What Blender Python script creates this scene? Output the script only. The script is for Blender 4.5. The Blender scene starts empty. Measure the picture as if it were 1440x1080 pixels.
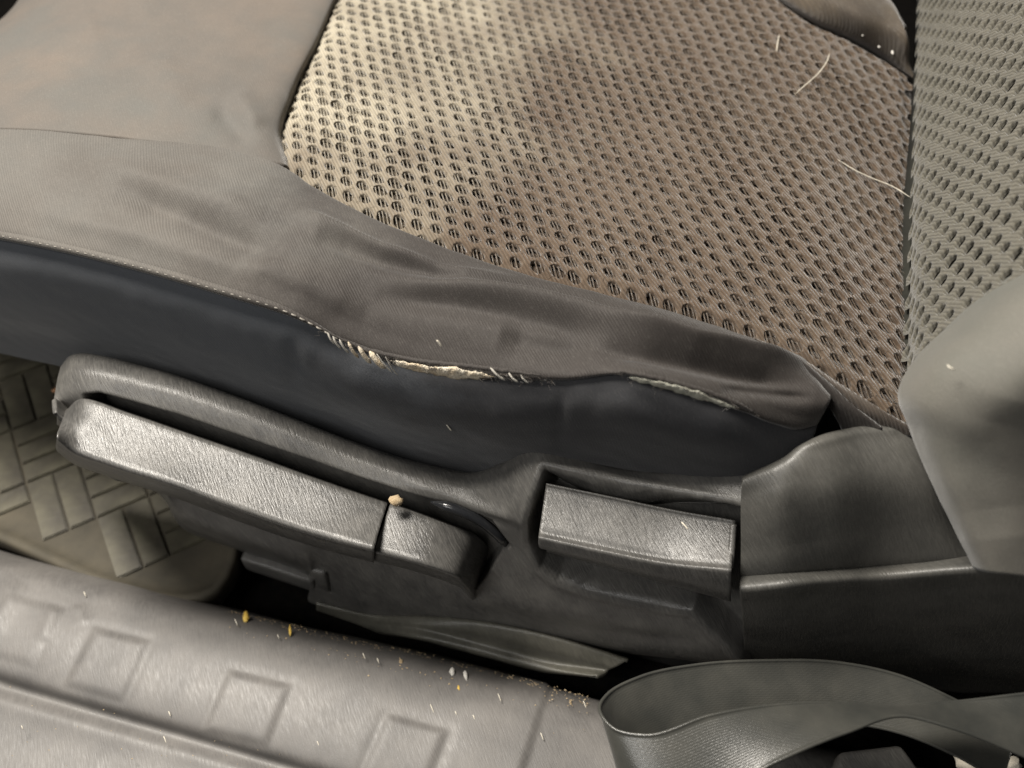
import bpy, bmesh, math, random
import numpy as np
from mathutils import Vector, Matrix, noise as mnoise

random.seed(7)
rng = np.random.default_rng(7)
scene = bpy.context.scene
col = scene.collection

# ------------------------------------------------------------------ camera
FPX = 1250.0                     # focal length in pixels of the 1440 px wide photograph
YAW, PITCH = math.radians(16), math.radians(51)
F = np.array([-math.sin(YAW)*math.cos(PITCH), math.cos(YAW)*math.cos(PITCH), -math.sin(PITCH)])
R = np.array([math.cos(YAW), math.sin(YAW), 0.0])
U = np.cross(R, F)
def ray(px, py):
    return F + R*((px-720)/FPX) + U*((540-py)/FPX)
C = np.array([0, 0, .30]) - .52*ray(700, 480)
cam_data = bpy.data.cameras.new('camera')
cam = bpy.data.objects.new('camera', cam_data); col.objects.link(cam)
cam_data.sensor_width = 36.0
cam_data.lens = 36.0*FPX/1440.0
cam_data.clip_start = 0.01; cam_data.clip_end = 60.0
cam.matrix_world = Matrix(((R[0], U[0], -F[0], C[0]), (R[1], U[1], -F[1], C[1]), (R[2], U[2], -F[2], C[2]), (0, 0, 0, 1)))
scene.camera = cam
cam_data.dof.use_dof = True
cam_data.dof.focus_distance = 0.58
cam_data.dof.aperture_fstop = 4.5

# ------------------------------------------------------------------ world and lamps
world = bpy.data.worlds.new('World'); scene.world = world; world.use_nodes = True
bg = world.node_tree.nodes['Background']
bg.inputs[0].default_value = (1.0, .97, .92, 1); bg.inputs[1].default_value = .065

def area(name, loc, target, size, power, color, shape='DISK'):
    d = bpy.data.lights.new(name, 'AREA'); d.shape = shape; d.size = size; d.energy = power; d.color = color
    o = bpy.data.objects.new(name, d); col.objects.link(o)
    o.location = loc
    o.rotation_euler = (Vector(target)-Vector(loc)).to_track_quat('-Z', 'Y').to_euler()
    return o
area('overhead_lamp', (-.66, .20, 1.40), (-.05, 0, .2), .55, 45, (1.0, .94, .85))
area('door_fill', (-.9, -1.3, 1.9), (-.1, -.1, .1), .9, 15, (1.0, .98, .95))  # soft fill light added on the open door side

scene.view_settings.view_transform = 'Standard'
scene.view_settings.look = 'None'
scene.view_settings.exposure = 0.15
scene.view_settings.gamma = 1.0

# ------------------------------------------------------------------ geometry helpers
def pt(px, py, v, kind='y'):
    """point of the sight line of a pixel that lies on the world plane y = v, z = v, x = v or at depth v"""
    r = ray(px, py)
    if kind == 't': t = v
    else:
        k = 'xyz'.index(kind); t = (v-C[k])/r[k]
    return C + t*r
def row(kind, pts): return np.array([pt(a, b, v, kind) for a, b, v in pts])
def rowk(pts): return np.array([pt(a, b, v, k) for a, b, v, k in pts])
def proj(Pts):
    d = Pts - C
    w = d@F
    return 720+FPX*(d@R)/w, 540-FPX*(d@U)/w

def spline(P, n, closed=False):
    P = np.asarray(P, float)
    if len(P) == 2:
        t = np.linspace(0, 1, n)[:, None]; return P[0]*(1-t)+P[1]*t
    d = np.linalg.norm(np.diff(P, axis=0), axis=1); d[d < 1e-9] = 1e-9
    s = np.concatenate([[0], np.cumsum(d)])
    m = np.zeros_like(P)
    sl = np.diff(P, axis=0)/d[:, None]
    m[1:-1] = (sl[:-1]*d[1:, None]+sl[1:]*d[:-1, None])/(d[1:]+d[:-1])[:, None]
    m[0] = sl[0]; m[-1] = sl[-1]
    q = np.linspace(0, s[-1], n)
    i = np.clip(np.searchsorted(s, q, side='right')-1, 0, len(d)-1)
    h = d[i]; t = (q-s[i])/h
    t = t[:, None]; h = h[:, None]
    return ((2*t**3-3*t**2+1)*P[i]+(t**3-2*t**2+t)*h*m[i]+(-2*t**3+3*t**2)*P[i+1]+(t**3-t**2)*h*m[i+1])

def loft(rows, nu, nv):
    A = np.array([spline(r, nu) for r in rows])
    # one shared row parameter, so columns stay smooth
    d = np.linalg.norm(np.diff(A, axis=0), axis=2).mean(axis=1)
    s = np.concatenate([[0], np.cumsum(d)])
    m = np.zeros_like(A); sl = np.diff(A, axis=0)/d[:, None, None]
    if len(A) > 2:
        m[1:-1] = (sl[:-1]*d[1:, None, None]+sl[1:]*d[:-1, None, None])/(d[1:]+d[:-1])[:, None, None]
    m[0] = sl[0]; m[-1] = sl[-1]
    q = np.linspace(0, s[-1], nv)
    i = np.clip(np.searchsorted(s, q, side='right')-1, 0, len(d)-1)
    h = d[i][:, None, None]; t = ((q-s[i])/d[i])[:, None, None]
    return ((2*t**3-3*t**2+1)*A[i]+(t**3-2*t**2+t)*h*m[i]+(-2*t**3+3*t**2)*A[i+1]+(t**3-t**2)*h*m[i+1])

def normals(G):
    du = np.gradient(G, axis=1); dv = np.gradient(G, axis=0)
    n = np.cross(du, dv); l = np.linalg.norm(n, axis=2, keepdims=True); l[l < 1e-12] = 1
    n = n/l
    if ((n*(C-G)).sum(axis=2) > 0).mean() < .5: n = -n
    return n

def pdist(px, py, poly, closed=False):
    poly = list(poly)
    if closed: poly = poly+[poly[0]]
    best = np.full(np.shape(px), 1e9)
    for (ax, ay), (bx, by) in zip(poly[:-1], poly[1:]):
        ex, ey = bx-ax, by-ay
        t = np.clip(((px-ax)*ex+(py-ay)*ey)/(ex*ex+ey*ey+1e-12), 0, 1)
        best = np.minimum(best, np.hypot(px-ax-t*ex, py-ay-t*ey))
    return best
def inside(px, py, poly):
    r = np.zeros(np.shape(px), bool); n = len(poly)
    for k in range(n):
        (ax, ay), (bx, by) = poly[k], poly[(k+1) % n]
        if ay == by: continue
        c = ((ay > py) != (by > py)) & (px < (bx-ax)*(py-ay)/(by-ay)+ax)
        r ^= c
    return r
def sdf(px, py, poly):
    d = pdist(px, py, poly, True)
    return np.where(inside(px, py, poly), -d, d)
def sstep(a, b, x):
    t = np.clip((x-a)/(b-a), 0, 1); return t*t*(3-2*t)
def ridge(px, py, poly, amp, w, taper=True):
    """soft fold along a polyline, fading out at both ends"""
    L = np.concatenate([[0], np.cumsum([math.hypot(b[0]-a[0], b[1]-a[1]) for a, b in zip(poly[:-1], poly[1:])])])
    best = np.full(np.shape(px), 1e9); tt = np.zeros(np.shape(px))
    for k, ((ax, ay), (bx, by)) in enumerate(zip(poly[:-1], poly[1:])):
        ex, ey = bx-ax, by-ay
        t = np.clip(((px-ax)*ex+(py-ay)*ey)/(ex*ex+ey*ey+1e-12), 0, 1)
        d = np.hypot(px-ax-t*ex, py-ay-t*ey)
        tt = np.where(d < best, (L[k]+t*(L[k+1]-L[k]))/L[-1], tt); best = np.minimum(best, d)
    f = np.minimum(1, np.sin(np.pi*np.clip(tt, .02, .98))*1.6) if taper else 1
    return amp*f*np.exp(-(best/w)**2)
def wob(P, f, seed=0):
    """smooth value noise for a list of points"""
    sh = P.shape[:-1]; Q = P.reshape(-1, 3)*f+seed*17.31
    return np.array([mnoise.noise(Vector(q)) for q in Q]).reshape(sh)

def new_obj(name, me, mat, parent=None):
    o = bpy.data.objects.new(name, me); col.objects.link(o)
    if mat is not None: me.materials.append(mat)
    if parent is not None:
        o.parent = parent
        o.location = -np.array(parent_world(parent))     # keep local coordinates equal to world metres
    return o
def parent_world(p):
    l = Vector(p.location)
    while p.parent is not None:
        p = p.parent; l = l+Vector(p.location)
    return l
def mesh_of(name, verts, faces, smooth=True):
    me = bpy.data.meshes.new(name)
    me.from_pydata([tuple(map(float, v)) for v in verts], [], [tuple(map(int, f)) for f in faces])
    if smooth: me.polygons.foreach_set('use_smooth', [True]*len(me.polygons))
    me.update(); return me
def grid_faces(nv, nu, off=0, flip=False):
    idx = np.arange(nv*nu).reshape(nv, nu)+off
    q = np.stack([idx[:-1, :-1], idx[:-1, 1:], idx[1:, 1:], idx[1:, :-1]], axis=-1).reshape(-1, 4)
    return q[:, ::-1] if flip else q
def surf(name, rows, nu, nv, mat, parent=None, disp=None, thick=.003, keep=None):
    """lofted skin with real thickness; disp(px, py, P) pushes it along its normal"""
    G = loft(rows, nu, nv) if isinstance(rows, list) else rows
    nv, nu = G.shape[:2]
    n = normals(G)
    if disp is not None:
        px, py = proj(G.reshape(-1, 3))
        d = disp(px, py, G.reshape(-1, 3)).reshape(nv, nu)
        G = G + n*d[..., None]
        n2 = normals(G)
    B = G - n*thick
    V = np.concatenate([G.reshape(-1, 3), B.reshape(-1, 3)])
    fr = grid_faces(nv, nu)
    # outward orientation
    a, b, c = V[fr[:, 0]], V[fr[:, 1]], V[fr[:, 2]]
    fn = np.cross(b-a, c-a)
    flip = (fn*n.reshape(-1, 3)[fr[:, 0]]).sum() < 0
    if flip: fr = fr[:, ::-1]
    bk = (fr+nv*nu)[:, ::-1]
    faces = [fr, bk]
    idx = np.arange(nv*nu).reshape(nv, nu); o = nv*nu
    loop = np.concatenate([idx[0, :], idx[1:, -1], idx[-1, -2::-1], idx[-2:0:-1, 0]])
    l2 = np.roll(loop, -1)
    side = np.stack([loop, loop+o, l2+o, l2], axis=-1)
    if flip: side = side[:, ::-1]
    faces.append(side)
    me = mesh_of(name, V, np.concatenate(faces))
    return new_obj(name, me, mat, parent)

def tube(name, P, r, mat, parent=None, nseg=7, n=None, taper=True):
    P = np.asarray(P, float)
    if n: P = spline(P, n)
    T = np.gradient(P, axis=0); T /= np.linalg.norm(T, axis=1, keepdims=True)
    up = np.array([.13, .21, .97]); V = []
    m = len(P)
    for i in range(m):
        a = np.cross(T[i], up); a /= np.linalg.norm(a); b = np.cross(T[i], a)
        rr = r
        if taper: rr = r*(.25+.75*min(1, min(i, m-1-i)/(m*.15+1e-6)))
        for k in range(nseg):
            t = 2*math.pi*k/nseg
            V.append(P[i]+rr*(a*math.cos(t)+b*math.sin(t)))
    fs = []
    for i in range(m-1):
        for k in range(nseg):
            k2 = (k+1) % nseg
            fs.append((i*nseg+k, i*nseg+k2, (i+1)*nseg+k2, (i+1)*nseg+k))
    me = bpy.data.meshes.new(name)
    me.from_pydata([tuple(v) for v in V], [], fs+[tuple(range(nseg))[::-1], tuple(range((m-1)*nseg, m*nseg))])
    me.polygons.foreach_set('use_smooth', [True]*len(me.polygons))
    return new_obj(name, me, mat, parent)

def plate(name, front, ext, mat, parent=None, bev=.0012, seg=3, smooth=True):
    """solid cut from a front outline (world points) pushed back by the vector ext, edges rounded"""
    bm = bmesh.new()
    vs = [bm.verts.new(p) for p in front]
    f = bm.faces.new(vs)
    r = bmesh.ops.extrude_face_region(bm, geom=[f])
    nv = [g for g in r['geom'] if isinstance(g, bmesh.types.BMVert)]
    bmesh.ops.translate(bm, verts=nv, vec=Vector(ext))
    bmesh.ops.recalc_face_normals(bm, faces=bm.faces)
    if bev: bmesh.ops.bevel(bm, geom=list(bm.edges), offset=bev, segments=seg, profile=.5, affect='EDGES', clamp_overlap=True)
    me = bpy.data.meshes.new(name); bm.to_mesh(me); bm.free()
    if smooth:
        me.polygons.foreach_set('use_smooth', [True]*len(me.polygons))
    o = new_obj(name, me, mat, parent)
    return o

def thing(name, label, cat, loc, group=None):
    o = bpy.data.objects.new(name, None); col.objects.link(o)
    o.location = loc; o.empty_display_size = .05
    o['label'] = label; o['category'] = cat
    if group: o['group'] = group
    return o
def tag(o, label, cat, group=None):
    o['label'] = label; o['category'] = cat
    if group: o['group'] = group
    return o

# ------------------------------------------------------------------ materials
class N:
    def __init__(s, name):
        s.m = bpy.data.materials.new(name); s.m.use_nodes = True
        s.t = s.m.node_tree; s.b = s.t.nodes['Principled BSDF']
        s.tc = s.t.nodes.new('ShaderNodeTexCoord')
    def node(s, k, **kw):
        n = s.t.nodes.new(k)
        for a, v in kw.items():
            if a.startswith('_'): setattr(n, a[1:], v)
            else: n.inputs[a.replace('__', ' ')].default_value = v
        return n
    def link(s, a, b): s.t.links.new(a, b)
    def coord(s, scale=(1, 1, 1), rot=(0, 0, 0)):
        mp = s.node('ShaderNodeMapping'); mp.inputs['Scale'].default_value = scale; mp.inputs['Rotation'].default_value = rot
        s.link(s.tc.outputs['Object'], mp.inputs['Vector']); return mp.outputs[0]
    def noise(s, scale, detail=4, rough=.55, vec=None):
        n = s.node('ShaderNodeTexNoise', Scale=scale, Detail=detail, Roughness=rough)
        s.link(vec if vec is not None else s.tc.outputs['Object'], n.inputs['Vector']); return n.outputs['Fac']
    def ramp(s, fac, stops):
        r = s.node('ShaderNodeValToRGB'); e = r.color_ramp.elements
        while len(e) < len(stops): e.new(.5)
        for k, (p, c) in enumerate(stops):
            e[k].position = p; e[k].color = (*c, 1) if len(c) == 3 else c
        s.link(fac, r.inputs[0]); return r.outputs[0]
    def mix(s, fac, a, b, mode='MIX'):
        m = s.node('ShaderNodeMix', _data_type='RGBA', _blend_type=mode)
        if isinstance(fac, (int, float)): m.inputs[0].default_value = fac
        else: s.link(fac, m.inputs[0])
        for v, i in ((a, 6), (b, 7)):
            if isinstance(v, tuple): m.inputs[i].default_value = (*v, 1)
            else: s.link(v, m.inputs[i])
        return m.outputs[2]
    def math(s, op, a, b=None):
        m = s.node('ShaderNodeMath', _operation=op)
        for v, i in ((a, 0), (b, 1)):
            if v is None: continue
            if isinstance(v, (int, float)): m.inputs[i].default_value = v
            else: s.link(v, m.inputs[i])
        return m.outputs[0]
    def bump(s, h, strength, dist=.001, prev=None):
        b = s.node('ShaderNodeBump', Strength=strength, Distance=dist)
        s.link(h, b.inputs['Height'])
        if prev is not None: s.link(prev, b.inputs['Normal'])
        return b.outputs[0]
    def done(s, color=None, rough=None, normal=None, spec=None, sheen=None):
        for v, k in ((color, 'Base Color'), (rough, 'Roughness')):
            if v is None: continue
            if isinstance(v, (int, float)): s.b.inputs[k].default_value = v
            elif isinstance(v, tuple): s.b.inputs[k].default_value = (*v, 1)
            else: s.link(v, s.b.inputs[k])
        if normal is not None: s.link(normal, s.b.inputs['Normal'])
        if spec is not None: s.b.inputs['Specular IOR Level'].default_value = spec
        if sheen is not None:
            s.b.inputs['Sheen Weight'].default_value = sheen; s.b.inputs['Sheen Roughness'].default_value = .45
        return s.m

# slanting direction of weave and grain on the seat (world), as a texture frame
GD = R*10-U*18; GD = GD/np.linalg.norm(GD)
GE2 = R*18+U*10; GE2 = GE2/np.linalg.norm(GE2)
def grain_vec(s, across, along):
    """object coordinates in the slanting frame of the grain: fine across it, long along it"""
    e1, e2, e3 = GD, GE2, np.cross(GD, GE2)
    cb = s.node('ShaderNodeCombineXYZ')
    for k, (e, sc) in enumerate(((e1, along), (e2, across), (e3, along))):
        d = s.node('ShaderNodeVectorMath', _operation='DOT_PRODUCT')
        s.link(s.tc.outputs['Object'], d.inputs[0]); d.inputs[1].default_value = tuple(e*sc)
        s.link(d.outputs['Value'], cb.inputs[k])
    return cb.outputs[0]

def mat_plastic(name, c0, c1, rough0=.33, rough1=.6, grain=.5, dust=.25, dust_glint_c=(.26, .25, .22)):
    s = N(name)
    gv = grain_vec(s, 1050, 120)
    g = s.noise(1.0, 3, .6, gv)
    big = s.noise(22, 4, .6)
    fine = s.noise(900, 2, .5)
    base = s.mix(s.ramp(big, [(.35, (0, 0, 0)), (.68, (1, 1, 1))]), c0, c1)
    dm = s.math('MULTIPLY', s.ramp(s.noise(45, 5, .7), [(.40, (0, 0, 0)), (.85, (1, 1, 1))]), dust*.45)
    glint = s.math('MULTIPLY', s.ramp(g, [(.42, (0, 0, 0)), (.78, (1, 1, 1))]), dust*.45)  # smeared sparkle of the grain painted into the colour as pale streaks
    base = s.mix(dm, base, dust_glint_c)
    base = s.mix(glint, base, dust_glint_c)
    rg = s.node('ShaderNodeMapRange'); s.link(g, rg.inputs[0])
    rg.inputs[1].default_value = .3; rg.inputs[2].default_value = .7; rg.inputs[3].default_value = rough0; rg.inputs[4].default_value = rough1
    n = s.bump(g, grain, .0006); n = s.bump(fine, .12, .0003, n)
    return s.done(base, rg.outputs[0], n, .5)

def mat_fabric(name, c0, c1, twill=.35, sheen=.25, stain=None, stain_scale=9, dust=.15, grime_shade=None):
    s = N(name)
    w = s.node('ShaderNodeTexWave', Scale=1.0, Distortion=3.0, Detail=2.5); w.inputs['Detail Scale'].default_value = 2
    s.link(grain_vec(s, 200, 12), w.inputs['Vector']); w.bands_direction = 'Y'
    gn = s.noise(1.0, 3, .6, grain_vec(s, 1100, 260))
    fine = s.noise(1300, 3, .7)
    big = s.noise(stain_scale, 5, .65)
    base = s.mix(s.ramp(big, [(.36, (0, 0, 0)), (.66, (1, 1, 1))]), c0, c1)
    if stain: base = s.mix(s.ramp(s.noise(stain_scale*.8, 4, .6, s.coord((1, 1.3, 1), (0, 0, .7))), [(.46, (0, 0, 0)), (.66, (.8, .8, .8))]), base, stain)
    if grime_shade:
        gc, x0, x1 = grime_shade       # rubbed-in dirt together with the light's rearward falloff painted into the colour
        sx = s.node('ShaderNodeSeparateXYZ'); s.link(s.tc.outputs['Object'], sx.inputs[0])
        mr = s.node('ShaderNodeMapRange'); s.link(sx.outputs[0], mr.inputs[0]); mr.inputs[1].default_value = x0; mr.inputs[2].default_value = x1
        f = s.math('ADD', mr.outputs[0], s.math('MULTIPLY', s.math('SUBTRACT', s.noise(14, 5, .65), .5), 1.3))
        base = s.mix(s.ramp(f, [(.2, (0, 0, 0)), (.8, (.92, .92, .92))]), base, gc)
    yarn = s.ramp(w.outputs['Fac'], [(.2, (.62, .62, .62)), (.8, (1, 1, 1))])
    base = s.mix(min(1.0, twill*1.5), base, yarn, 'MULTIPLY')
    base = s.mix(.5, base, s.ramp(fine, [(.3, (.6, .6, .6)), (.7, (1.0, 1.0, 1.0))]), 'MULTIPLY')
    lint = s.math('MULTIPLY', s.ramp(gn, [(.55, (0, 0, 0)), (.8, (1, 1, 1))]), dust)
    base = s.mix(lint, base, (.42, .40, .36))
    n = s.bump(w.outputs['Fac'], min(1, twill*1.6), .0006); n = s.bump(fine, .45, .0004, n); n = s.bump(gn, .4, .0004, n)
    return s.done(base, .72, n, .4, sheen)

M = {}
M['plastic'] = mat_plastic('moulded_plastic', (.072, .070, .067), (.098, .095, .089), .28, .46, .75, .42, (.40, .38, .34))
M['lever'] = mat_plastic('lever_plastic', (.050, .049, .047), (.070, .068, .064), .29, .42, .8, .34, (.40, .38, .35))
M['rear_plastic'] = mat_plastic('rear_cover_plastic', (.052, .051, .047), (.076, .073, .066), .34, .52, .6, .22)
M['dark_plastic'] = mat_plastic('dark_plastic', (.020, .020, .020), (.032, .031, .030), .35, .6, .4, .15)
M['gloss'] = mat_plastic('gloss_plastic', (.012, .013, .015), (.018, .019, .022), .12, .25, .12, .05)
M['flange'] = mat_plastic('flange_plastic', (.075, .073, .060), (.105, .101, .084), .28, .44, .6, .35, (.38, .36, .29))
M['sill'] = mat_plastic('sill_plastic', (.094, .089, .085), (.133, .125, .118), .42, .62, .3, .22, (.36, .34, .31))
M['front'] = mat_fabric('front_cover_fabric', (.078, .070, .061), (.112, .090, .072), .06, .3, (.074, .075, .069), 7, .07)
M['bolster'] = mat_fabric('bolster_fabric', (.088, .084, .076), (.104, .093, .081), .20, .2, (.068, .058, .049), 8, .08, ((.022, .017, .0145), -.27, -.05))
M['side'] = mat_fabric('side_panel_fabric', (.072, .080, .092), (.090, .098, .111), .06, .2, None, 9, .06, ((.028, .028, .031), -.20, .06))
M['fold'] = mat_fabric('fold_fabric', (.060, .047, .037), (.085, .066, .050), .4, .3, None, 20, .10)
M['back_bolster'] = mat_fabric('backrest_bolster_fabric', (.125, .120, .104), (.155, .143, .122), .03, .2, (.095, .098, .084), 6, .08)
M['far'] = mat_fabric('far_bolster_fabric', (.055, .044, .034), (.10, .078, .054), .2, .3, None, 18, .12)

def mat_mesh(name, c0, c1, stain, axis_lo, axis_hi):
    s = N(name)
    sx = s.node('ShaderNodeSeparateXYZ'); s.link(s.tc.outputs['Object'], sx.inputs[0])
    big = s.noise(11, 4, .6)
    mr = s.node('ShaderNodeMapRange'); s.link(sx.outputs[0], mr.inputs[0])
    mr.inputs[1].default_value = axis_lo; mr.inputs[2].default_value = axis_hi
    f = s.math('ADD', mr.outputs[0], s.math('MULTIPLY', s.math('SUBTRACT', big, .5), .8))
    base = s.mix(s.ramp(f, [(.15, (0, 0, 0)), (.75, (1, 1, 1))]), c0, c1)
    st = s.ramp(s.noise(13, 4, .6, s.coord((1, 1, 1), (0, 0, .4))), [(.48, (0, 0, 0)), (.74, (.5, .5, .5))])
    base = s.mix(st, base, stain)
    fib = s.noise(1.0, 3, .6, grain_vec(s, 1500, 260))
    base = s.mix(s.math('MULTIPLY', s.ramp(fib, [(.5, (0, 0, 0)), (.8, (1, 1, 1))]), .22), base, (.36, .31, .24))
    w = s.node('ShaderNodeTexWave', Scale=1.0, Distortion=2.0, Detail=2.0); w.bands_direction = 'Y'
    s.link(grain_vec(s, 150, 10), w.inputs['Vector'])
    base = s.mix(.55, base, s.ramp(w.outputs['Fac'], [(.15, (.45, .43, .40)), (.7, (1, 1, 1))]), 'MULTIPLY')
    n = s.bump(w.outputs['Fac'], .7, .0006); n = s.bump(fib, .8, .0006, n); n = s.bump(s.noise(1400, 2, .6), .4, .0004, n)
    return s.done(base, .92, n, .15, .3)
M['mesh'] = mat_mesh('spacer_mesh', (.38, .345, .268), (.098, .071, .050), (.068, .043, .028), -.32, .08)  # rear tone: brown dirt tint plus backrest shade painted into the colour
M['mesh_back'] = mat_mesh('backrest_spacer_mesh', (.112, .106, .087), (.132, .123, .102), (.080, .075, .061), .2, .5)
def mat_simple(name, c0, c1, scale, rough, bumps=.3, dist=.001, spec=.3, sheen=None, detail=5):
    s = N(name)
    n = s.noise(scale, detail, .6)
    base = s.mix(s.ramp(n, [(.35, (0, 0, 0)), (.68, (1, 1, 1))]), c0, c1)
    nb = s.bump(s.noise(scale*8, 4, .6), bumps, dist)
    return s.done(base, rough, nb, spec, sheen)
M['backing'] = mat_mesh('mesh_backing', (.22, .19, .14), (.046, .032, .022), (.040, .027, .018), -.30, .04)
M['backing2'] = mat_simple('backrest_backing', (.014, .014, .011), (.028, .028, .022), 30, .95, .6)
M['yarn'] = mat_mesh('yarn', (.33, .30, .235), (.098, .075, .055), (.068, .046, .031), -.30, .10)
M['foam'] = mat_simple('seat_foam', (.66, .54, .38), (.78, .72, .60), 120, .95, 1.0, .002)
M['foam2'] = mat_simple('grey_seat_foam', (.34, .34, .29), (.44, .43, .36), 140, .95, 1.0, .001)
M['stitch'] = mat_simple('stitching', (.20, .19, .17), (.27, .25, .22), 300, .9)
M['thread'] = mat_simple('thread', (.42, .40, .36), (.56, .53, .47), 200, .9)
M['carpet'] = mat_simple('floor_carpet', (.006, .006, .006), (.014, .012, .010), 120, 1.0, 1.0, .004, .05)
M['rubber'] = mat_simple('mat_rubber', (.034, .029, .021), (.120, .110, .074), 14, .55, .5, .0008, .4)
M['rubber_dark'] = mat_simple('mat_rubber_dark', (.05, .045, .034), (.09, .078, .056), 20, .75, .35, .0006, .3)
M['metal'] = mat_simple('dusty_metal', (.12, .115, .092), (.18, .168, .13), 40, .42, .2, .0005, .6)
M['crumb_yellow'] = mat_simple('yellow_flake', (.62, .40, .06), (.75, .55, .16), 300, .7)
M['crumb_tan'] = mat_simple('tan_crumb', (.42, .31, .18), (.58, .46, .30), 300, .85, .8)
M['crumb_white'] = mat_simple('white_crumb', (.66, .64, .60), (.80, .77, .70), 300, .8, .8)
M['pebble'] = mat_simple('cream_pebble', (.62, .56, .46), (.72, .68, .58), 90, .6)
M['lint'] = mat_simple('pale_lint', (.60, .55, .46), (.70, .66, .56), 300, .9)
M['amber'] = mat_simple('amber_bit', (.50, .26, .14), (.62, .36, .20), 200, .5)
def mat_belt():
    s = N('belt_webbing')
    w = s.node('ShaderNodeTexWave', Scale=1.0, Distortion=.3, Detail=1.0); w.bands_direction = 'Y'
    s.link(s.tc.outputs['UV'], w.inputs['Vector'])
    w2 = s.node('ShaderNodeTexWave', Scale=1.0, Distortion=.5, Detail=1.0); w2.bands_direction = 'DIAGONAL'; s.link(s.tc.outputs['UV'], w2.inputs['Vector'])
    n = s.bump(w.outputs['Fac'], .10, .0004); n = s.bump(w2.outputs['Fac'], .07, .0003, n); n = s.bump(s.noise(1600, 2, .6), .3, .0003, n)
    base = s.mix(s.ramp(s.noise(30, 4, .6), [(.35, (0, 0, 0)), (.7, (1, 1, 1))]), (.032, .033, .030), (.056, .055, .048))
    return s.done(base, .28, n, .6, .05)
M['belt'] = mat_belt()

# ================================================================== SETTING
# floor carpet under everything
fl = 31
xs = np.linspace(-1.3, 1.0, fl); ys = np.linspace(-.5, 1.5, fl)
V = [(x, y, -.022+.004*math.sin(9*x+5*y)) for y in ys for x in xs]
floor = new_obj('floor', mesh_of('floor', V, grid_faces(fl, fl)), M['carpet'])
floor['kind'] = 'structure'

# ================================================================== DOOR SILL
sill = thing('door_sill', 'grey plastic door sill with embossed squares along the bottom of the picture', 'door sill', tuple(pt(300, 950, .02, 'z')))
Z = .040
top_edge = [(-420, 655), (-90, 752), (0, 780), (150, 818), (300, 856), (450, 893), (600, 925), (760, 965), (900, 1003), (1050, 1045)]
rows = [row('z', [(a, b-8, -.015) for a, b in top_edge]),
        row('z', [(a, b, .022) for a, b in top_edge]),
        row('z', [(a, b+18, Z-.004) for a, b in top_edge]),
        row('z', [(a, b+40, Z) for a, b in top_edge]),
        row('z', [(-420, 815, Z), (-90, 915, Z), (0, 950, Z), (130, 990, Z), (260, 1027, Z), (400, 1068, Z), (560, 1118, Z), (700, 1160, Z), (830, 1200, Z), (960, 1240, Z)]),
        row('z', [(-420, 840, Z-.004), (-90, 940, Z-.004), (0, 975, Z-.004), (130, 1015, Z-.004), (260, 1052, Z-.004), (400, 1093, Z-.004), (560, 1143, Z-.004), (700, 1185, Z-.004), (830, 1225, Z-.004), (960, 1265, Z-.004)]),
        row('z', [(-420, 1010, Z-.002), (-90, 1120, Z-.002), (0, 1150, Z-.002), (130, 1190, Z-.002), (260, 1230, Z-.002), (400, 1270, Z-.002), (560, 1310, Z-.002), (700, 1350, Z-.002), (830, 1390, Z-.002), (960, 1420, Z-.002)])]
squares = [[(133, 884), (208, 903), (172, 985), (92, 962)],
           [(322, 944), (408, 965), (375, 1047), (288, 1026)],
           [(545, 1006), (628, 1028), (596, 1112), (508, 1090)],
           [(12, 838), (88, 858), (44, 935), (-42, 912)]]
GROOVE = [(-420, 828), (-120, 922), (-60, 943), (0, 965), (130, 1003), (260, 1040), (400, 1081), (560, 1130), (800, 1205)]
def sill_disp(px, py, P):
    d = np.zeros_like(px)
    for k, q in enumerate(squares):
        s_ = sdf(px, py, q)
        d += .0012*sstep(6, -10, s_)*(1 if k < 3 else .6)
        d -= .0006*np.exp(-((s_-4)/7)**2)*(1 if k < 3 else .5)
    g = pdist(px, py, GROOVE)
    d -= .0080*np.exp(-(g/13)**2)
    d += ridge(px, py, [(30, 815), (-30, 900)], .002, 16)
    d += ridge(px, py, [(80, 850), (62, 905)], .0013, 12)+ridge(px, py, [(108, 850), (118, 880)], .0011, 10)
    e = sstep(755, 765, px+(py-1000)*.32)
    d -= .0022*e
    return d + .0006*wob(P, 26, 3)
surf('sill_plate', rows, 360, 150, M['sill'], sill, sill_disp, .004)

pillar = thing('pillar_trim', 'dark plastic pillar trim below the looped seat belt at lower right', 'pillar trim', tuple(pt(1200, 1040, .0, 'z')))
pe = [(880, 985), (980, 1015), (1100, 1045), (1250, 1075), (1420, 1110), (1600, 1150)]
rows = [row('z', [(a, b-6, -.02) for a, b in pe]), row('z', [(a, b, .012) for a, b in pe]), row('z', [(a, b+14, .026) for a, b in pe]), row('z', [(a-6, b+40, .030) for a, b in pe]), row('z', [(a-30, b+150, .032) for a, b in pe]), row('z', [(a-60, b+300, .030) for a, b in pe])]
surf('trim_panel', rows, 90, 60, M['dark_plastic'], pillar, lambda px, py, P: .0006*wob(P, 24, 41), .004)

# ================================================================== FLOOR MAT
matt = thing('floor_mat', 'olive rubber floor mat with basket weave grooves in the left footwell', 'floor mat', tuple(pt(150, 720, 0, 'z')))
ZM = .010
outline = [(-330, 640), (-160, 712), (0, 764), (80, 800), (150, 830), (210, 847), (262, 852), (300, 842), (326, 812), (338, 770), (350, 700), (368, 600), (385, 480), (300, 380), (0, 330), (-330, 250)]
base = np.array([pt(a, b, ZM, 'z') for a, b in outline])
ob = base[:-5]
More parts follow.
